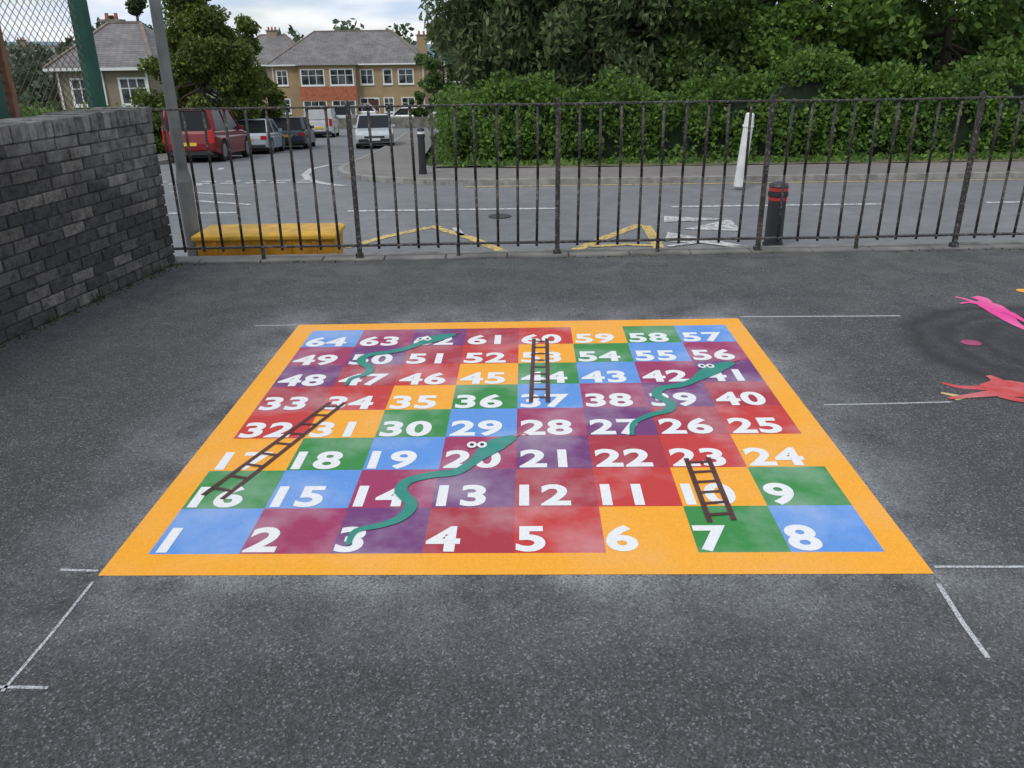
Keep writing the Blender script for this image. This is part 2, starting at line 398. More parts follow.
def ladder(name,a0,a1,b0,b1,n):
    mb=MB(); A0,A1,B0,B1=[G(*p) for p in (a0,a1,b0,b1)]
    ribbon(mb,[A0[:2],A1[:2]],.021,lambda y:.0040); ribbon(mb,[B0[:2],B1[:2]],.021,lambda y:.0040)
    for i in range(n):
        t=(i+.6)/(n+.1); p=A0.lerp(A1,t); q=B0.lerp(B1,t); ribbon(mb,[p[:2],q[:2]],.017,lambda y:.0050)
    mb.obj(name,PBR,bd)
ladder("ladder",(203,496),(330,403),(222,500),(345,403),9)
ladder("ladder.001",(531,403),(534,339),(548,403),(547,339),9)
ladder("ladder.002",(710,523),(686,459),(734,521),(708,458),6)
mb=MB()
for ln,wd in ((((740,317),(820,316.5),(900,316)),.018),(((255,326),(297,325)),.014),(((824,405),(880,404),(952,402)),.012),(((934,567),(1040,567)),.012),(((60,570),(98,571)),.012),
   (((93,582),(50,636),(2,692)),.010),(((-10,687),(48,688)),.011),(((938,584),(962,622),(988,658)),.016)):
    ribbon(mb,gp(ln),wd,lambda y:.0015)
mb.obj("chalk_lines",CH)
def strokes(name,lst,mats):
    mb=MB()
    for k,(pts,ws,mi) in enumerate(lst):
        c=cat(gp(pts),6); n=len(c); W=list(np.interp(np.linspace(0,1,n),np.linspace(0,1,len(ws)),ws)); ribbon(mb,c,W,lambda y,k=k:.002+.0007*k,mi)
    mb.obj(name,mats)
strokes("painted_dancing_figure",[
 ([(955,297),(964,299),(974,302),(984,304)],[.02,.03,.045,.06],0),
 ([(976,302),(990,306),(1002,314),(1012,322),(1026,330)],[.08,.15,.13,.07,.03],0),
 ([(974,297),(981,299),(988,303)],[.07,.09,.06],0),
 ([(960,304),(968,303),(978,304)],[.02,.03,.04],0),
 ([(1000,312),(1010,314),(1028,324)],[.05,.06,.02],0)],[PPK])
strokes("painted_crawling_figure",[
 ([(942,383),(958,387),(975,388),(990,388)],[.02,.04,.05,.08],0),
 ([(984,389),(1000,389),(1016,389),(1034,391)],[.09,.20,.22,.16],0),
 ([(988,376),(996,380),(1002,386)],[.03,.06,.10],0),
 ([(948,399),(966,397),(984,395),(1000,393)],[.02,.04,.06,.08],0),
 ([(1000,396),(1020,401),(1040,402)],[.06,.05,.04],0)],[PR])
strokes("painted_hand",[([(941,393),(956,396),(970,398)],[.02,.035,.02],0),([(955,400),(968,397)],[.02,.02],0)],[PBG])
mb=MB()
for (px,py,rr,mi) in ((971,343,.055,0),(1024,291,.05,1)):
    c=G(px,py); mb.add([(c.x+rr*math.cos(t*math.pi/10),c.y+rr*math.sin(t*math.pi/10)*.9,.003) for t in range(20)],[tuple(range(20))],mi)
mb.obj("painted_spot",[PM,PO])

# ------------------------------------------------------------ railing fence
def m_rust():
    t=NT("peeling_black_paint"); n=t.noise(9,4,.7); n2=t.noise(45,3,.7)
    k=t.ramp(n,[(.40,(.018,.017,.018,1)),(.55,(.035,.028,.026,1)),(.68,(.09,.06,.045,1))])
    k=t.mix(t.ramp(n2,[(.54,0.0),(.64,.75)]),k,(.20,.185,.17,1))
    t.col(k); t.rough(.65); return t.m
M_rust=m_rust()
fe=empty("railing_fence"); mb=MB(); mr=MB()
def fpt(px):
    lo=0;hi=14
    for _ in range(40):
        mid=(lo+hi)/2; p=fa+fdir*mid; dd=p-CAM; x=512+F*dd.dot(rt)/dd.dot(fw)
        if x<px: lo=mid
        else: hi=mid
    return lo
FH=1.185
posts=[fpt(x) for x in (168,360,557,757,953)]; pitch_=posts[-1]-posts[-2]
posts+= [posts[-1]+pitch_,posts[-1]+2*pitch_,posts[-1]+3*pitch_]
for p in posts:
    c=fa+fdir*p
    mb.box(-.018,.018,-.016,.016,-.02,FH+.03,0,Matrix.Translation(c+Vector((random.uniform(-.003,.003),0,0)))@Matrix.Rotation(ang,4,'Z'))
    mb.box(-.03,.03,-.024,.024,.0,.05,0,Matrix.Translation(c)@Matrix.Rotation(ang,4,'Z'))
    mb.tube(c+Vector((0,0,FH+.028)),c+Vector((0,0,FH+.045)),.018,.010,8)
for a_,b_ in zip(posts[:-1],posts[1:]):
    c=fa+fdir*((a_+b_)/2); mb.box(-.014,.014,-.01,.01,-.02,.13,0,Matrix.Translation(c)@Matrix.Rotation(ang,4,'Z'))
    nb=max(6,round((b_-a_)/.158)); zz0,zz1=.115,FH-.01
    for i in range(1,nb):
        q=fa+fdir*(a_+(b_-a_)*i/nb+random.uniform(-.006,.006)); lean=random.uniform(-.01,.01)
        bend=random.uniform(-.006,.006); z1=FH+.02+random.uniform(0,.01)
        pm=q+fdir*(lean*.5+bend)+Vector((0,0,.62)); p0=q+Vector((0,0,zz0-.03)); p1=q+fdir*lean+Vector((0,0,z1-.02))
        mr.tube(p0,pm,.0110,.0110,7); mr.tube(pm,p1,.0110,.0110,7)
    A=fa+fdir*a_; Bp=fa+fdir*b_; Mi=(A+Bp)/2+Vector((0,0,random.uniform(-.008,.004)))
    for z,h in ((FH-.006,.014),(.115,.016)):
        up_=Vector((0,0,z)); mb.beam(A+up_,Mi+up_,.038,h); mb.beam(Mi+up_,Bp+up_,.038,h)
mb.obj("posts_and_rails",M_rust,fe,bevel=.002); mr.obj("bars",M_rust,fe,smooth=True)

# ------------------------------------------------------------ brick wall
A=G(177,263); Bq=G(0,345); wd=(Bq-A).normalized(); LEN=9.0; WH=1.205; th=.33
wn=Vector((wd.y,-wd.x,0))
if wn.x>0: wn=-wn
we=empty("brick_wall",A); we.rotation_euler=(0,0,math.atan2(wd.y,wd.x))
sgn=1 if (Matrix.Rotation(math.atan2(wd.y,wd.x),3,'Z')@Vector((0,1,0))).dot(wn)>0 else -1
def m_brick(name,cols,pale,island=True):
    t=NT(name); geo=t.n.new("ShaderNodeNewGeometry")
    rnd=geo.outputs["Random Per Island"] if island else t.noise(3,2)
    k=t.ramp(rnd,[(p,g3+(1,)) for p,g3 in cols])
    k=t.mix(.85,k,t.ramp(t.noise(16,5,.8),[(.34,g(.35)),(.66,g(1.9))]),'MULTIPLY')
    sp=t.n.new("ShaderNodeSeparateXYZ"); t.l(t.co,sp.inputs[0])
    # weather line falls away from the far end; above it the face is washed pale
    line=t.math('ADD',t.math('MULTIPLY',sp.outputs[0],.26),.46)
    hh=t.math('SUBTRACT',t.math('ADD',sp.outputs[2],t.math('MULTIPLY',t.math('SUBTRACT',t.noise(1.6,5,.65),.5),1.5)),line)
    hgt=t.math('MULTIPLY',hh,3.5,True)
    pn=t.ramp(t.noise(9,5,.75),[(.36,.05),(.58,1.0)])
    pl=t.math('MULTIPLY',hgt,pn)
    if island: pl=t.math('MULTIPLY',pl,t.ramp(geo.outputs["Random Per Island"],[(0,.45),(1,1.0)]))
    k=t.mix(pl,k,pale)
    t.col(k); t.rough(.9); t.bump(t.noise(60,3,.7),.8,.008); return t.m
M_brick=m_brick("sooty_brick",[(0,(.034,.033,.034)),(.5,(.058,.054,.052)),(.85,(.090,.082,.076)),(1,(.14,.125,.115))],(.28,.27,.25,1))
M_mort=m_brick("mortar",[(0,(.03,.029,.028)),(1,(.06,.058,.055))],(.15,.145,.135,1),False)
mb=MB(); mb.box(.02,LEN,sgn*.010 if sgn>0 else -th+.010,sgn*(th-.010) if sgn>0 else -.010,-.05,WH-.10)
core=mb.obj("mortar_core",M_mort,we)
mb=MB(); nc=14; ch=(WH-.11)/nc
for c_ in range(nc):
    x=(-.0 if c_%2 else -.11)
    while x<LEN:
        x0=max(x,0)+.005; x1=x+.216
        if x1-x0>.04:
            j=[random.uniform(-.004,.004) for _ in range(4)]
            z0=c_*ch+.005; z1=(c_+1)*ch-.005
            for y0,y1 in (((0+j[0]),.10),(th-.10,th+j[1])):
                ya,yb=sorted((sgn*y0,sgn*y1)); mb.box(x0,x1,ya,yb,z0+j[2]*.4,z1+j[3]*.4)
        x+=.225
    ya,yb=sorted((sgn*.105,sgn*(th-.105))); mb.box(.005,.1,ya,yb,c_*ch+.005,(c_+1)*ch-.005)
x=0
while x<LEN:
    j=random.uniform(-.006,.008); ya,yb=sorted((sgn*(-.008+random.uniform(-.005,.005)),sgn*(th+.012)))
    mb.box(x+.003,x+.072,ya,yb,WH-.108,WH+j); x+=.075
mb.obj("bricks",M_brick,we,bevel=.005)
mb=MB()
M_moss=simple("moss",(.05,.065,.02,1),.95,.5,20)
for i in range(500):
    t=random.random()**1.4*6; q=A+wd*t-wn*(random.random()**2*.09+.003); h=random.uniform(.004,.018)*(2.2 if random.random()<.08 else 1); a_=random.random()*6.28
    dx=Vector((math.cos(a_),math.sin(a_),0))*random.uniform(.006,.016)
    mb.add([q-dx,q+dx,q+dx*.3+Vector((0,0,h))],[(0,1,2)])
for i in range(700):
    t=random.random()*12; q=fa+fdir*t-fn*(.045+random.random()**2*.07-.01); h=random.uniform(.003,.014); a_=random.random()*6.28
    if math.sin(t*2.1)+math.sin(t*5.3+1)<random.uniform(-.5,1): continue
    dx=Vector((math.cos(a_),math.sin(a_),0))*random.uniform(.006,.018)
    mb.add([q-dx,q+dx,q+dx*.3+Vector((0,0,h))],[(0,1,2)])
for cx_,cy_,n_ in ((85,300,26),(40,322,14),(150,272,16)):   # weeds growing out of the joint
    c0=G(cx_,cy_); tt=(c0-A).dot(wd)
    for i in range(n_):
        q=A+wd*(tt+random.uniform(-.06,.06))-wn*random.uniform(.005,.04); tip=Vector((random.uniform(-.03,.03),random.uniform(-.03,.03),random.uniform(.03,.09)))
        sd_=Vector((random.uniform(-1,1),random.uniform(-1,1),0)).normalized()*.004; mb.add([q-sd_,q+sd_,q+tip],[(0,1,2)])
mb.obj("moss_tufts",M_moss)

# ------------------------------------------------------------ court mesh fence behind the wall
M_green=simple("green_painted_steel",(.012,.085,.055,1),.5,.3,5)
M_wire=simple("rusty_wire",(.10,.07,.05,1),.7,.4,20)
M_rustp=simple("rusty_steel",(.20,.10,.06,1),.8,.4,9)
ce=empty("court_mesh_fence")
q1=P(98,108,7.1); q1.z=0
q2=q1+wd*1.12
mb=MB()
for k,q in enumerate((q1,q2,q2+wd*2.4,q2+wd*4.8)):
    mb.box(-.05,.05,-.05,.05,-.05,4.2,0,Matrix.Translation(q)@Matrix.Rotation(math.atan2(wd.y,wd.x),4,'Z'))
for z in (3.2,): mb.beam(q1+Vector((0,0,z)),q2+wd*4.8+Vector((0,0,z)),.04,.04)
mb.obj("posts",M_green,ce)
mb=MB(); qq=q2-wd*.16; mb.box(-.03,.03,-.03,.03,-.05,4.2,0,Matrix.Translation(qq)); mb.obj("rusty_stay",M_rustp,ce)
mb=MB(); Lm=6.0; Hm=4.0; st=.05
k=-Hm
while k<Lm:
    for sg in (1,-1):
        if sg==1: a0,b0=(k,0),(k+Hm,Hm)
        else: a0,b0=(k,Hm),(k+Hm,0)
        def clip(a0,b0):
            (x0,z0),(x1,z1)=a0,b0
            if x0<0: z0=z0+(z1-z0)*(0-x0)/(x1-x0); x0=0
            if x1>Lm: z1=z0+(z1-z0)*(Lm-x0)/(x1-x0); x1=Lm
            return (x0,z0),(x1,z1)
        (x0,z0),(x1,z1)=clip(a0,b0)
        if x1-x0>.05: mb.tube(q1+wd*x0+Vector((0,0,z0)),q1+wd*x1+Vector((0,0,z1)),.0025,.0025,4,cap=False)
    k+=st*1.41
mb.obj("wire_mesh",M_wire,ce)

# ------------------------------------------------------------ lamp post, grit bin, bollards
M_galv=simple("galvanised_steel",(.20,.21,.21,1),.6,.3,4,.4)
lp=P(197,262,7.55); le=empty("street_lamp",(lp.x,lp.y,-1.0)); mb=MB()
mb.tube((0,0,0),(0,0,1.5),.068,.068,20); mb.tube((0,0,1.5),(0,0,1.6),.068,.052,20); mb.tube((0,0,1.6),(0,0,7.5),.050,.036,20); mb.obj("pole",M_galv,le,smooth=False)
mb=MB(); mb.tube((0,0,7.5),(.3,.9,7.75),.03,.03,12); mb.box(.2,.45,.85,1.45,7.68,7.8); mb.obj("lamp_head",M_galv,le,bevel=.02)
mb=MB(); mb.box(-.04,.04,-.08,-.073,.5,.9); mb.obj("access_door",M_galv,le)
M_yel=simple("yellow_plastic",lin((215,165,50)),.6,.3,7)
M_yeld=simple("yellow_plastic_darker",lin((200,140,30)),.65,.35,6)  # bin body and ribs: deeper yellow than the lid
xL=P(202,245,7.5).x; xR=P(342,245,7.5).x
be=empty("grit_bin",((xL+xR)/2,7.50,-1.03)); hw=(xR-xL)/2; mb=MB()
zb=P(270,236,7.26).z+1.03
vv=[(-hw+.08,-.2,0),(hw-.08,-.2,0),(hw-.08,.2,0),(-hw+.08,.2,0),(-hw+.02,-.22,zb-.02),(hw-.02,-.22,zb-.02),(hw-.02,.22,zb-.02),(-hw+.02,.22,zb-.02)]
mb.add(vv,[(0,3,2,1),(0,1,5,4),(1,2,6,5),(2,3,7,6),(3,0,4,7)]); mb.obj("body",M_yeld,be,bevel=.02)
mb=MB()
for i in range(5):
    x=-hw+.2+i*(2*hw-.4)/4; mb.box(x-.02,x+.02,-.232,-.195,.1,zb-.05)
mb.obj("ribs",M_yeld,be,bevel=.008)
mb=MB(); vv=[(-hw,-.245,zb-.04),(hw,-.245,zb-.04),(hw,.245,zb-.04),(-hw,.245,zb-.04),(-hw,-.245,zb),(hw,-.245,zb),(hw,.245,zb),(-hw,.245,zb),
 (-hw+.04,-.18,zb+.02),(hw-.04,-.18,zb+.02),(hw-.04,.22,zb+.02),(-hw+.04,.22,zb+.02)]
mb.add(vv,[(0,3,2,1),(0,1,5,4),(1,2,6,5),(2,3,7,6),(3,0,4,7),(4,5,9,8),(5,6,10,9),(6,7,11,10),(7,4,8,11),(8,9,10,11)]); mb.obj("lid",M_yel,be,bevel=.01)
M_blk=simple("black_bollard_plastic",(.022,.022,.024,1),.45,.3,6)
M_redr=simple("red_reflective_band",(.40,.03,.03,1),.4,.15,8)
M_wht=simple("white_painted_post",(.72,.72,.70,1),.6,.18,4)
def bollard(name,p,h,r,band):
    e=empty(name,p); mb=MB()
    mb.tube((0,0,-.05),(0,0,h*.10),r*1.12,r*1.12,20); mb.tube((0,0,h*.10),(0,0,h*.80),r,r*.95,20)
    mb.tube((0,0,h*.80),(0,0,h*.86),r*1.1,r*1.1,20); mb.tube((0,0,h*.86),(0,0,h*.94),r*.98,r*.98,20); mb.tube((0,0,h*.94),(0,0,h*.98),r*1.08,r*.9,20); mb.tube((0,0,h*.98),(0,0,h),r*.9,r*.45,20)
    mb.obj("shaft",M_blk,e,bevel=.004)
    mb=MB(); mb.tube((0,0,h*.875),(0,0,h*.925),r*1.02,r*1.02,20); 
    if band>1: mb.tube((0,0,h*.74),(0,0,h*.79),r*1.0,r*1.0,20)
    mb.obj("band",M_redr if band>1 else M_wht,e)
p=T(772,249); bollard("bollard",p,1.03,.14,2)
p=T(423,174,.12); bollard("bollard.001",p,1.1,.09,1)
p=T(739,184,.12); e=empty("white_marker_post",p,(0,R(4),0)); mb=MB()
mb.tube((0,0,-.05),(0,0,1.2),.115,.105,10); mb.tube((0,0,1.2),(0,0,1.24),.125,.125,10); mb.tube((0,0,1.24),(0,0,1.46),.105,.095,10); mb.tube((0,0,1.46),(0,0,1.49),.095,.06,10)
mb.obj("post",M_wht,e,bevel=.006)

# ------------------------------------------------------------ cars
M_glass=NT("car_glass"); M_glass.col((.015,.018,.02,1)); M_glass.rough(.18); M_glass.b.inputs["Specular IOR Level"].default_value=.22; M_glass=M_glass.m
M_tyre=simple("tyre",(.015,.015,.015,1),.85,.3,20); M_alloy=simple("alloy_wheel",(.35,.35,.36,1),.35,.2,9,.7)
M_trim=simple("black_trim",(.02,.02,.022,1),.6,.2,10); M_tail=simple("tail_light",(.45,.01,.01,1),.2,.1,5); M_head=simple("head_light",(.6,.62,.65,1),.1,.1,5)
M_plY=simple("plate_yellow",(.75,.5,.03,1),.5,.1,5); M_plW=simple("plate_white",(.75,.75,.75,1),.5,.1,5)
def carpaint(name,c):
    t=NT(name); k=t.ramp(t.noise(3,2),[(.3,tuple(x*.85 for x in c[:3])+(1,)),(.7,c)]); t.col(k); t.rough(.32); t.b.inputs["Coat Weight"].default_value=.35; t.b.inputs["Coat Roughness"].default_value=.08; return t.m
def car(name,x,y,head,L_,W_,H_,c,kind="hatch"):
    sl=math.atan((s(y+1)-s(y-1))/2); 
    e=empty(name,(x,y,s(y)+.0)); e.rotation_euler=(sl*math.cos(head),0,head)
    cp=carpaint(name.replace(".","_")+"_paint",c)
    h=L_/2; belt=H_*.60; wr=.31 if kind!="suv" else .36; yf=h*.64; yr=-h*.60; sill=.24 if kind!="suv" else .32
    def arc(cy):
        return [(cy+(wr+.055)*math.cos(a_),wr+(wr+.055)*math.sin(a_)) for a_ in np.linspace(-.25,math.pi+.25,11)]
    nose=belt*.70 if kind!="van" else belt*.8
    top=[(-h+.02,.42),(-h,.62),(-h+.03,belt*.9),(-h+.10,belt),(h*.36,belt),(h*.46,belt*.985),(h*.8,belt*.87),(h*.95,nose),(h,nose*.72),(h-.01,.40),(h-.08,sill+.02)]
    prof=top+arc(yf)+arc(yr)+[(-h+.06,sill+.04)]
    n=len(prof)
    layers=[-1,-.97,-.86,.86,.97,1]
    vv=[]
    for fx in layers:
        for (py,pz) in prof:
            zz=pz; yy=py
            if abs(fx)>.9:
                k=.03 if abs(fx)<.99 else .10
                if pz>belt*.8: zz=pz-k*.6
                yy=py*(1-(k*.35 if abs(py)>h*.85 else 0))
            wx=fx*W_/2
            if abs(py)>h*.85: wx*=.94
            vv.append((wx,yy,zz))
    ff=[]
    for l in range(len(layers)-1):
        for i in range(n): a_=l*n+i;b_=l*n+(i+1)%n; ff.append((a_,a_+n,b_+n,b_))
    ff.append(tuple(range(n))); ff.append(tuple((len(layers)-1)*n+i for i in range(n-1,-1,-1)))
    mesh("body",vv,ff,cp,e,bevel=.012)
    ws=h*.42; wt=h*.08; rt_=-h*.70 if kind in("hatch","suv") else -h*.45; rb=-h+.09 if kind in("hatch","suv") else -h*.78
    if kind=="van": ws,wt,rt_,rb=h*.62,h*.36,-h+.10,-h+.04
    if kind=="suv": wt=h*.10; rt_=-h*.90
    xb,xt=W_/2-.07,W_/2-.20; zt=H_-.05; zb=belt-.01
    gv=[(-xb,ws,zb),(xb,ws,zb),(xb,rb,zb),(-xb,rb,zb),(-xt,wt,zt),(xt,wt,zt),(xt,rt_,zt),(-xt,rt_,zt)]
    mesh("windows",gv,[(0,1,5,4),(1,2,6,5),(2,3,7,6),(3,0,4,7),(4,5,6,7)],M_glass,e)
    mb=MB(); 
    rv=[(-xt-.02,wt+.03,zt),(xt+.02,wt+.03,zt),(xt+.02,rt_-.04,zt),(-xt-.02,rt_-.04,zt),(-xt+.08,wt-.12,H_),(xt-.08,wt-.12,H_),(xt-.08,rt_+.08,H_),(-xt+.08,rt_+.08,H_)]
    mb.add(rv,[(3,2,1,0),(0,1,5,4),(1,2,6,5),(2,3,7,6),(3,0,4,7),(4,5,6,7)])
    for sx in (-1,1):
        mb.beam((sx*(xb+.005),ws,zb),(sx*(xt+.005),wt,zt),.06,.06); mb.beam((sx*(xb+.0),rb+.02,zb),(sx*(xt+.0),rt_,zt),.14,.11)
        ym=(ws+rb)/2; mb.beam((sx*(xb+.006),ym,zb),(sx*(xt+.006),(wt+rt_)/2+.05,zt),.05,.03)
        mb.box(sx*(W_/2+.02)-.08,sx*(W_/2+.02)+.08,ws-.28,ws-.16,belt+.0,belt+.13)
    if kind=="van":
        for sx in (-1,1): mb.box(min(sx*(xt+.0),sx*(xb+.01)),max(sx*xt,sx*(xb+.01)),rb,h*.12,zb,zt)
        mb.box(-xb,xb,rb-.01,rb+.05,zb,zt-.1)
    mb.obj("roof_and_pillars",cp,e,bevel=.012)
    mb=MB(); mt=MB()
    for cy in (yf,yr):
        for sx in (-1,1):
            x0=sx*(W_/2-.20); x1=sx*(W_/2-.005); mt.tube((x0,cy,wr),(x1,cy,wr),wr,wr,24); mb.tube((x1-.002*sx,cy,wr),(x1+.006*sx,cy,wr),wr*.66,wr*.60,16)
    mt.obj("tyres",M_tyre,e,bevel=.015); mb.obj("wheels",M_alloy,e)
    mb=MB(); mb.box(-W_/2+.12,W_/2-.12,-h+.25,h-.25,.16,.5)
    mb.box(-W_/2+.16,W_/2-.16,h-.04,h+.012,.30,.44); mb.box(-W_/2+.14,W_/2-.14,-h-.014,-h+.05,.26,.38)
    mb.box(-.45,.45,h-.03,h+.008,nose*.76,nose*.9)
    mb.obj("underside_and_grille",M_trim,e)
    mb=MB()
    for sx in (-1,1):
        a_,b_=sorted((sx*(W_/2-.07),sx*(W_/2-.30)))
        if kind in("suv","van"): mb.box(min(sx*(W_/2-.06),sx*(W_/2-.24)),max(sx*(W_/2-.06),sx*(W_/2-.24)),-h-.006,-h+.1,belt*.62,belt*1.02,0)
        else: mb.box(a_,b_,-h-.008,-h+.14,belt*.70,belt*.88,0)
        a_,b_=sorted((sx*(W_/2-.08),sx*(W_/2-.42))); mb.box(a_,b_,h-.16,h-.002,nose*.80,nose*.98,1)
    mb.box(-.26,.26,-h-.02,-h+.01,.55,.66,2); mb.box(-.26,.26,h-.01,h+.02,.36,.47,3)
    mb.obj("lights_and_plates",[M_tail,M_head,M_plY,M_plW],e,bevel=.006)
def cary(px,py): p=T(px,py); return p.x,p.y
x,y=cary(186,163); car("parked_suv",x+.2,y+2.1,R(1),4.5,1.82,1.74,(.22,.008,.012,1),"suv")
x,y=cary(244,155); car("parked_car",x+.0,y+2.0,R(5),4.2,1.74,1.38,(.45,.50,.56,1),"sedan")
x,y=cary(283,150); car("parked_car.001",x+.0,y+2.0,R(6),4.1,1.72,1.43,(.05,.065,.10,1),"hatch")
x,y=cary(316,138); car("parked_van",x+.0,y+2.2,R(6),4.4,1.80,1.85,(.60,.61,.62,1),"van")
x,y=cary(369,149); car("parked_car.002",x,y+2.0,R(188),4.1,1.74,1.48,(.50,.54,.58,1),"hatch")
x,y=cary(404,125); car("parked_car.003",x,y+.9,R(80),4.3,1.75,1.45,(.72,.72,.72,1),"hatch")
x,y=cary(341,126); car("parked_car.004",x,y+2,R(4),4.2,1.75,1.5,(.55,.56,.58,1),"suv")
x,y=cary(358,120); car("parked_car.005",x,y+1,R(82),4.2,1.75,1.45,(.66,.66,.66,1),"hatch")
x,y=cary(422,121); car("parked_car.006",x+.3,y+1,R(84),4.2,1.75,1.45,(.60,.62,.64,1),"hatch")

# ------------------------------------------------------------ houses
def m_harl(name,c):
    t=NT(name); k=t.ramp(t.noise(.7,4,.6),[(.3,tuple(x*.75 for x in c[:3])+(1,)),(.7,c)]); k=t.mix(.3,k,t.ramp(t.noise(14,3),[(.3,g(.6)),(.7,g(1.3))]),'MULTIPLY'); t.col(k); t.rough(.95); return t.m
M_tan=m_harl("harled_wall",(.40,.29,.17,1)); M_tan2=m_harl("harled_wall_grey",(.30,.25,.19,1))
M_redb=simple("red_tile_hanging",(.42,.13,.07,1),.85,.3,3)
def m_slate():
    t=NT("slate_roof"); b=t.n.new("ShaderNodeTexBrick"); b.inputs["Scale"].default_value=1; b.inputs["Brick Width"].default_value=.35; b.inputs["Row Height"].default_value=.17; b.inputs["Mortar Size"].default_value=.012
    b.inputs["Color1"].default_value=(.15,.14,.14,1); b.inputs["Color2"].default_value=(.21,.195,.185,1); b.inputs["Mortar"].default_value=(.07,.07,.07,1)
    cx=t.n.new("ShaderNodeSeparateXYZ"); t.l(t.co,cx.inputs[0]); cb=t.n.new("ShaderNodeCombineXYZ"); t.l(t.math('ADD',cx.outputs[0],cx.outputs[1]),cb.inputs[0]); t.l(t.math('MULTIPLY',cx.outputs[2],1.6),cb.inputs[1]); t.l(cb.outputs[0],b.inputs["Vector"])
    k=t.mix(.6,b.outputs["Color"],t.ramp(t.noise(.8,4,.6),[(.3,g(.6)),(.7,g(1.4))]),'MULTIPLY'); t.col(k); t.rough(.7); return t.m
M_slate=m_slate(); M_frame=simple("white_window_frame",(.75,.75,.74,1),.5,.08,5)
M_win=NT("window_glass"); M_win.col(M_win.ramp(M_win.noise(1.2,2),[(.4,(.02,.025,.03,1)),(.6,(.10,.11,.12,1))])); M_win.rough(.08); M_win=M_win.m
M_door=simple("door_paint",(.08,.03,.02,1),.5,.2,4)
M_ridge=simple("ridge_clay",(.22,.17,.14,1),.8,.3,3)
def windows(mb,lst,y0):
    for (x,z,w_,h_,panes) in lst:
        mb.box(x-.08,x+w_+.08,y0-.10,y0+.02,z-.10,z-.0,0)
        mb.box(x-.05,x+w_+.05,y0-.05,y0+.02,z+.003,z+h_+.06,0)
        pw=(w_-.08)/panes
        for i in range(panes):
            mb.box(x+.04+i*pw+.035,x+.04+(i+1)*pw-.035,y0-.062,y0-.03,z+.09,z+h_*.62,1)
            mb.box(x+.04+i*pw+.035,x+.04+(i+1)*pw-.035,y0-.062,y0-.03,z+h_*.66,z+h_-.03,1)
def hiproof(W,D,z0,zr,ov,inset):
    return [(-ov,-ov,z0),(W+ov,-ov,z0),(W+ov,D+ov,z0),(-ov,D+ov,z0),(inset,D/2,zr),(W-inset,D/2,zr)],[(0,1,5,4),(1,2,5),(2,3,4,5),(3,0,4),(0,3,2,1)]
def house(name,x,y,rot,W,D,eave,ridge,inset,wall,front,chim,bay=None,doors=(),side=()):
    e=empty(name,(x,y,s(y)-.1),(0,0,rot))
    mb=MB(); mb.box(0,W,0,D,-.6,eave); mb.obj("walls",wall,e)
    mb=MB(); mb.box(-.004,W+.004,-.03,.001,-.6,.45); mb.obj("base_course",M_conc,e)
    vv,ff=hiproof(W,D,eave+.02,ridge,.35,inset); mesh("roof",vv,ff,M_slate,e)
    mb=MB(); mb.box(-.36,W+.36,-.45,-.36,eave-.10,eave+.03); mb.box(-.35,W+.35,-.35,-.002,eave-.04,eave+.015); 
    for xx in (.15,W-.15,W*.5): mb.box(xx-.04,xx+.04,-.10,-.02,0,eave-.04)
    mb.obj("gutter_and_fascia",M_frame,e)
    mb=MB(); mb.beam((inset,D/2,ridge+.02),(W-inset,D/2,ridge+.02),.22,.10)
    for cx,cy in ((0,0),(W,0)): mb.beam((-.35 if cx==0 else W+.35,-.35,eave+.06),(inset if cx==0 else W-inset,D/2,ridge+.02),.18,.07)
    mb.obj("ridge_tiles",M_ridge,e)
    mb=MB(); windows(mb,front,0); mb.obj("windows",[M_frame,M_win],e)
    for d_ in doors:
        mb=MB(); mb.box(d_-.55,d_+.55,-.04,.01,0,2.2,0); mb.box(d_-.45,d_+.45,-.07,-.02,.02,2.05,1); mb.obj("door",[M_frame,M_door],e)
    mb=MB()
    for (cx,cy,cw,cdp,top_) in chim:
        mb.box(cx-cw/2,cx+cw/2,cy-cdp/2,cy+cdp/2,eave,top_,0); mb.box(cx-cw/2-.08,cx+cw/2+.08,cy-cdp/2-.08,cy+cdp/2+.08,top_,top_+.12,1)
        k=int(cw/.35)
        for i in range(k): xx=cx-cw/2+(i+.5)*cw/k; mb.tube((xx,cy,top_+.12),(xx,cy,top_+.45),.12,.10,8,2)
    mb.obj("chimneys",[wall,M_conc,M_redb],e)
    if bay:
        bx,bw,bp=bay
        mb=MB(); mb.box(bx,bx+bw,-bp,-.004,-.6,eave-.06,0); mb.obj("bay_walls",wall,e)
        mb=MB(); mb.box(bx-.02,bx+bw+.02,-bp-.06,-bp+.0,2.0,3.35,0)
        mb.obj("bay_tile_panel",M_redb,e)
        mb=MB(); hw_=bw/2
        for bz,bh in ((3.45,1.45),(.7,1.3)):
            windows(mb,[(bx+.2,bz,hw_-.5,bh,3),(bx+hw_+.3,bz,hw_-.5,bh,3)],-bp)
        mb.obj("bay_windows",[M_frame,M_win],e)
        vv=[(bx-.3,-bp-.35,eave-.05),(bx+bw+.3,-bp-.35,eave-.05),(bx+bw+.3,.0,eave-.05),(bx-.3,.0,eave-.05),(bx+.9,.6,eave+.75),(bx+bw-.9,.6,eave+.75)]
        mesh("bay_roof",vv,[(0,1,5,4),(1,2,5),(3,0,4),(0,3,2,1)],M_slate,e)
    return e
hx0=P(270,60,87).x; hx1=P(424,60,87).x; W=hx1-hx0; ev=P(350,64,87).z-s(87)+.1; rd=P(340,31,91).z-s(87)+.1
fr=[]
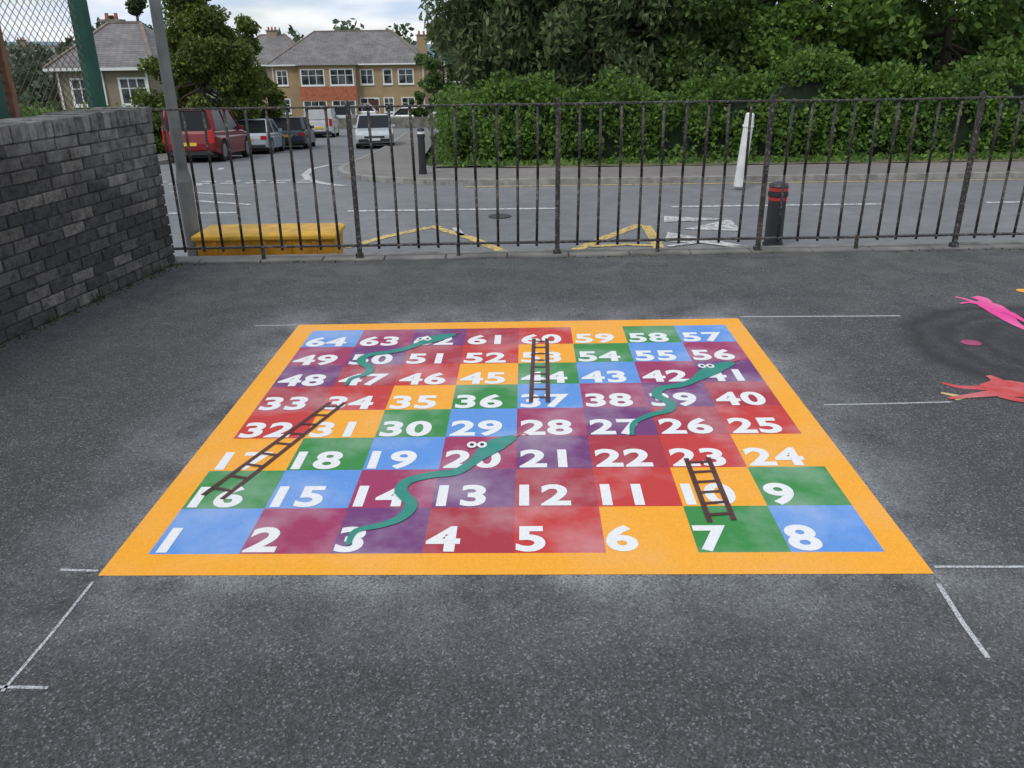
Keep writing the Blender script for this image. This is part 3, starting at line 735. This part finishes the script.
for px,wpx,row,pn in ((276,10,1,2),(360,12,1,2),(383,8,1,1),(398,14,1,2),(276,10,0,2),(358,14,0,2),(382,9,0,2),(400,12,0,2)):
    x_=P(px,70,87).x-hx0; fr.append((x_,3.45 if row else .8,wpx/9.4,1.35,pn))
house("harled_house",hx0,87,0,W,9,ev,rd,W*.24,M_tan,fr,((W*.95,6.5,1.0,.7,rd-.5),),bay=(P(298,70,86).x-hx0,52/9.4,.9),doors=(P(374,100,87).x-hx0,))
x_=P(52,60,44).x
ev2=P(120,66,44).z-s(44); rd2=P(110,20,47).z-s(44)
wins=[(P(116,70,44).x-x_,ev2-1.75,1.35,1.25,3),(.7,ev2-1.75,1.35,1.25,3),(P(116,70,44).x-x_,.7,1.35,1.2,3)]
house("harled_house.001",x_,44,R(2),P(146,60,44).x-x_,8,ev2,rd2,1.5,M_tan2,wins,((.9,6,1.0,.7,rd2+.1),))
house("harled_house.002",P(228,60,100).x,100,R(-3),8,9,5.4,8.6,2.5,M_tan2,[(1,3.4,1.5,1.3,2),(5,3.4,1.5,1.3,2),(1,.8,1.5,1.3,2),(5,.8,1.5,1.3,2)],((4,4.5,1.2,.7,9.0),))
house("harled_house.003",P(436,60,95).x,95,R(4),13,9,5.2,8.4,3.5,M_tan,[(1,3.4,1.5,1.3,2),(5,3.4,1.5,1.3,2),(9,3.4,1.5,1.3,2),(1,.8,1.5,1.3,2),(5,.8,1.5,1.3,2)],((4,4.5,1.2,.7,9.2),))
house("harled_house.004",-78,128,R(8),22,9,5.4,8.4,4,M_tan2,[(2,3.4,1.5,1.3,2),(8,3.4,1.5,1.3,2),(14,3.4,1.5,1.3,2)],((6,4.5,1.2,.7,9.2),(15,4.5,1.2,.7,9.2)))
mb=MB(); mb.box(-30,-4,70.5,70.75,s(70)-.3,s(70)+.75); mb.obj("garden_wall",M_conc)

# ------------------------------------------------------------ foliage
def quads(name,C,size,mat,parent=None,flat=0.0,elong=1.6,droop=0):
    n=len(C); a=rng.normal(size=(n,3)); a/=np.linalg.norm(a,axis=1)[:,None]
    b=rng.normal(size=(n,3)); 
    if droop: a[:,2]-=droop; a/=np.linalg.norm(a,axis=1)[:,None]
    b-= (b*a).sum(1)[:,None]*a; b/=np.linalg.norm(b,axis=1)[:,None]
    sz=size*rng.uniform(.6,1.35,size=(n,1)); V=np.empty((n,4,3))
    V[:,0]=C-a*sz*elong/2; V[:,1]=C+b*sz/2; V[:,2]=C+a*sz*elong/2; V[:,3]=C-b*sz/2
    me=bpy.data.meshes.new(name); me.vertices.add(n*4); me.vertices.foreach_set("co",V.reshape(-1))
    me.loops.add(n*4); me.loops.foreach_set("vertex_index",np.arange(n*4,dtype=np.int32))
    me.polygons.add(n); me.polygons.foreach_set("loop_start",np.arange(0,n*4,4,dtype=np.int32)); me.polygons.foreach_set("loop_total",np.full(n,4,dtype=np.int32))
    me.materials.append(mat); me.update(calc_edges=True)
    o=bpy.data.objects.new(name,me); scene.collection.objects.link(o)
    if parent: o.parent=parent
    return o
def clumps(cs,rs,n,fill=.45):
    cs=np.array(cs);rs=np.array(rs); wt=(rs.prod(axis=1))**(2/3); wt/=wt.sum(); idx=rng.choice(len(cs),size=n,p=wt)
    d=rng.normal(size=(n,3)); d/=np.linalg.norm(d,axis=1)[:,None]; r=rng.uniform(0,1,size=(n,1))**fill
    return cs[idx]+d*r*rs[idx]+rng.normal(size=(n,3))*.03
def tree(name,x,y,zb,h,cr,n,leaf,mat,trunk=.16,crown0=.25,nclump=40,shape="round",cs_=.32,droop=0,elong=1.6):
    e=empty(name,(x,y,zb)); mb=MB(); cs=[];rs=[]
    lean=random.uniform(-.3,.3)
    pts=[Vector((0,0,-.2)),Vector((lean*.3,0,h*.3)),Vector((lean,.1,h*.6)),Vector((lean*1.2,0,h*.9))]
    for i in range(3): mb.tube(pts[i],pts[i+1],trunk*(1-.3*i),trunk*(1-.3*(i+1)),8)
    for k in range(nclump):
        z=h*(crown0+(1-crown0)*random.random())
        u=(z/h-crown0)/(1-crown0)
        if shape=="cone": prof=max(.12,(1-u)**.75)*min(1,.75+u*3)
        elif shape=="dome": prof=max(.3,(1-u**2.6))*min(1,.8+u*2)
        else: prof=max(.25,math.sin(math.pi*min(.97,u*.85+.13))**.6)
        a_=random.random()*6.283; rr=cr*prof*random.random()**.45
        c=Vector((rr*math.cos(a_),rr*math.sin(a_),z)); cs.append(tuple(c)); q=cr*cs_*random.uniform(.6,1.25); rs.append((q,q,q*random.uniform(.6,.95)*(1+droop)))
        if k%2==0:
            b0=pts[1].lerp(pts[3],min(1,max(0,u*.8))); mb.tube(b0,b0.lerp(c,.55)+Vector((0,0,.15)),trunk*.35,trunk*.2,5); mb.tube(b0.lerp(c,.55)+Vector((0,0,.15)),c,trunk*.2,trunk*.06,5)
    mb.obj("trunk_and_limbs",M_bark,e)
    quads("leaves",clumps(cs,rs,n),leaf,mat,e,droop=droop,elong=elong)
    return e
def hedge(name,path,width,hf,n,leaf,mat,dz=.1):
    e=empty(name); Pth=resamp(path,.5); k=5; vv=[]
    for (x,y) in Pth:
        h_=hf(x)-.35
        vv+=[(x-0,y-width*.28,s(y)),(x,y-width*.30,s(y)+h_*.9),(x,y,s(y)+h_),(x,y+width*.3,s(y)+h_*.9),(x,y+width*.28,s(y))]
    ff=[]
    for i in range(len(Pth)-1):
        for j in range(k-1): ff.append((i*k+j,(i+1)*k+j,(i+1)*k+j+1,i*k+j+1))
    mesh("dark_inner_core",vv,ff,M_core,e)  # added solid core, coloured dark, stops light passing through the hedge
    cs=[];rs=[]
    for _ in range(int(len(Pth)*9)):
        i=rng.integers(len(Pth)); x,y=Pth[i]; h_=hf(x); z=h_*random.random()**.75; edge=random.choice((-1,-1,-1,1,0))
        if edge==0: z=h_*random.uniform(.86,1.03); yy=y+random.uniform(-.4,.4)*width
        else: yy=y+edge*width*(.36+.12*random.random())*(1-.25*z/h_)
        q=random.uniform(.22,.52); cs.append((x+random.uniform(-.4,.4),yy,s(y)+dz+z)); rs.append((q*1.2,q*.8,q))
    quads("leaves",clumps(cs,rs,n),leaf,mat,e)
hedge("hedge",[(-1.4,24.6),(30,25.2)],1.9,lambda x:1.95+.25*math.sin(x*.9)+.18*math.sin(x*2.3+1)+(.4 if x>6 else 0),90000,.085,L_hedge)
hedge("hedge.001",[(-1.6,25.5),(-2.0,34),(-2.8,45),(-4,60)],1.4,lambda x:1.9+.2*math.sin(x*5),24000,.10,L_hedge)
hedge("hedge.002",[(-32,23.6),(-14.8,23.6)],1.2,lambda x:1.5+.1*math.sin(x*2),24000,.09,L_tree)
hedge("hedge.003",[(-14.8,24.5),(-14.8,40),(-15.5,58)],1.1,lambda x:1.5,20000,.10,L_hedge)
tree("willow_tree",.35,31,s(31),8.2,2.7,24000,.12,L_willow,.2,.18,46,droop=.9,elong=2.6)
tree("willow_tree.001",3.0,30,s(30),8.6,2.8,24000,.12,L_willow,.2,.16,46,droop=.7,elong=2.4)
tree("broadleaf_tree",6.4,30.5,s(30),8.0,3.0,26000,.13,L_tree,.2,.18,44)
tree("broadleaf_tree.001",10.2,29.5,s(29),8.4,3.3,30000,.14,L_hedge,.22,.15,48)
tree("broadleaf_tree.002",14.8,29.5,s(29),9.0,3.5,30000,.14,L_hedge,.24,.15,48)
tree("broadleaf_tree.003",19.8,31,s(31),9.0,3.6,14000,.16,L_tree,.24,.15,40)
tree("broadleaf_tree.004",5.0,37,s(37),10,4.0,12000,.20,L_dark,.25,.1,40)
tree("broadleaf_tree.005",12.5,37,s(37),10.5,4.4,12000,.20,L_dark,.25,.1,40)
tree("broadleaf_tree.006",1.4,42,s(42),9,3.2,9000,.22,L_dark,.25,.1,36)
tree("broadleaf_tree.007",18.5,38,s(38),10,4.2,11000,.20,L_dark,.25,.1,40)
x_=P(196,60,36).x; tree("cypress_tree",x_,36,s(36),6.4,2.5,46000,.10,L_olive,.18,.05,110,"dome",.24)
tree("cypress_tree.001",P(250,60,40).x,40,s(40),5.5,1.3,13000,.10,L_olive,.15,.05,44,"dome",.33)
x_=P(138,20,62).x; tree("dark_conifer",x_,62,s(62),9.0,1.9,9000,.16,L_dark,.2,.1,40,"cone",.3)
tree("garden_tree",P(418,90,72).x,73,s(73),2.6,.9,5000,.12,L_tree,.08,.3,18)
tree("garden_tree.001",P(272,100,75).x,75,s(75),3.6,1.3,6000,.13,L_olive,.08,.2,18)
tree("garden_tree.002",P(442,60,70).x,70,s(70),7.5,2.0,9000,.16,L_tree,.14,.2,30)
cs=[];rs=[]
for i in range(300):
    a_=random.uniform(-.9,.5); d_=random.uniform(125,200); x=math.sin(a_)*d_; y=math.cos(a_)*d_
    top_=random.uniform(2.5,8.2) if i%7 else random.uniform(8,10.5)
    q=random.uniform(2,4); 
    for z in np.arange(q*.5,top_,q*.9): cs.append((x+random.uniform(-1,1),y,s(y)+z)); rs.append((q,q,q*.8))
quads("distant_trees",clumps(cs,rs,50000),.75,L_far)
C=np.stack([rng.uniform(-1.8,26,2600),rng.uniform(22.3,23.9,2600),np.zeros(2600)],1); C[:,2]=np.array([s(y) for y in C[:,1]])+.15+rng.uniform(0,.10,2600)
quads("verge_weeds",C,.09,L_hedge,elong=2)
vv=[];ff=[]
for i in range(60):
    x=-700+i*24; vv+=[(x,620,-8),(x,640,1.5+6*abs(math.sin(i*.31))+4*math.sin(i*.13+1))]
for i in range(59): ff.append((2*i,2*i+2,2*i+3,2*i+1))
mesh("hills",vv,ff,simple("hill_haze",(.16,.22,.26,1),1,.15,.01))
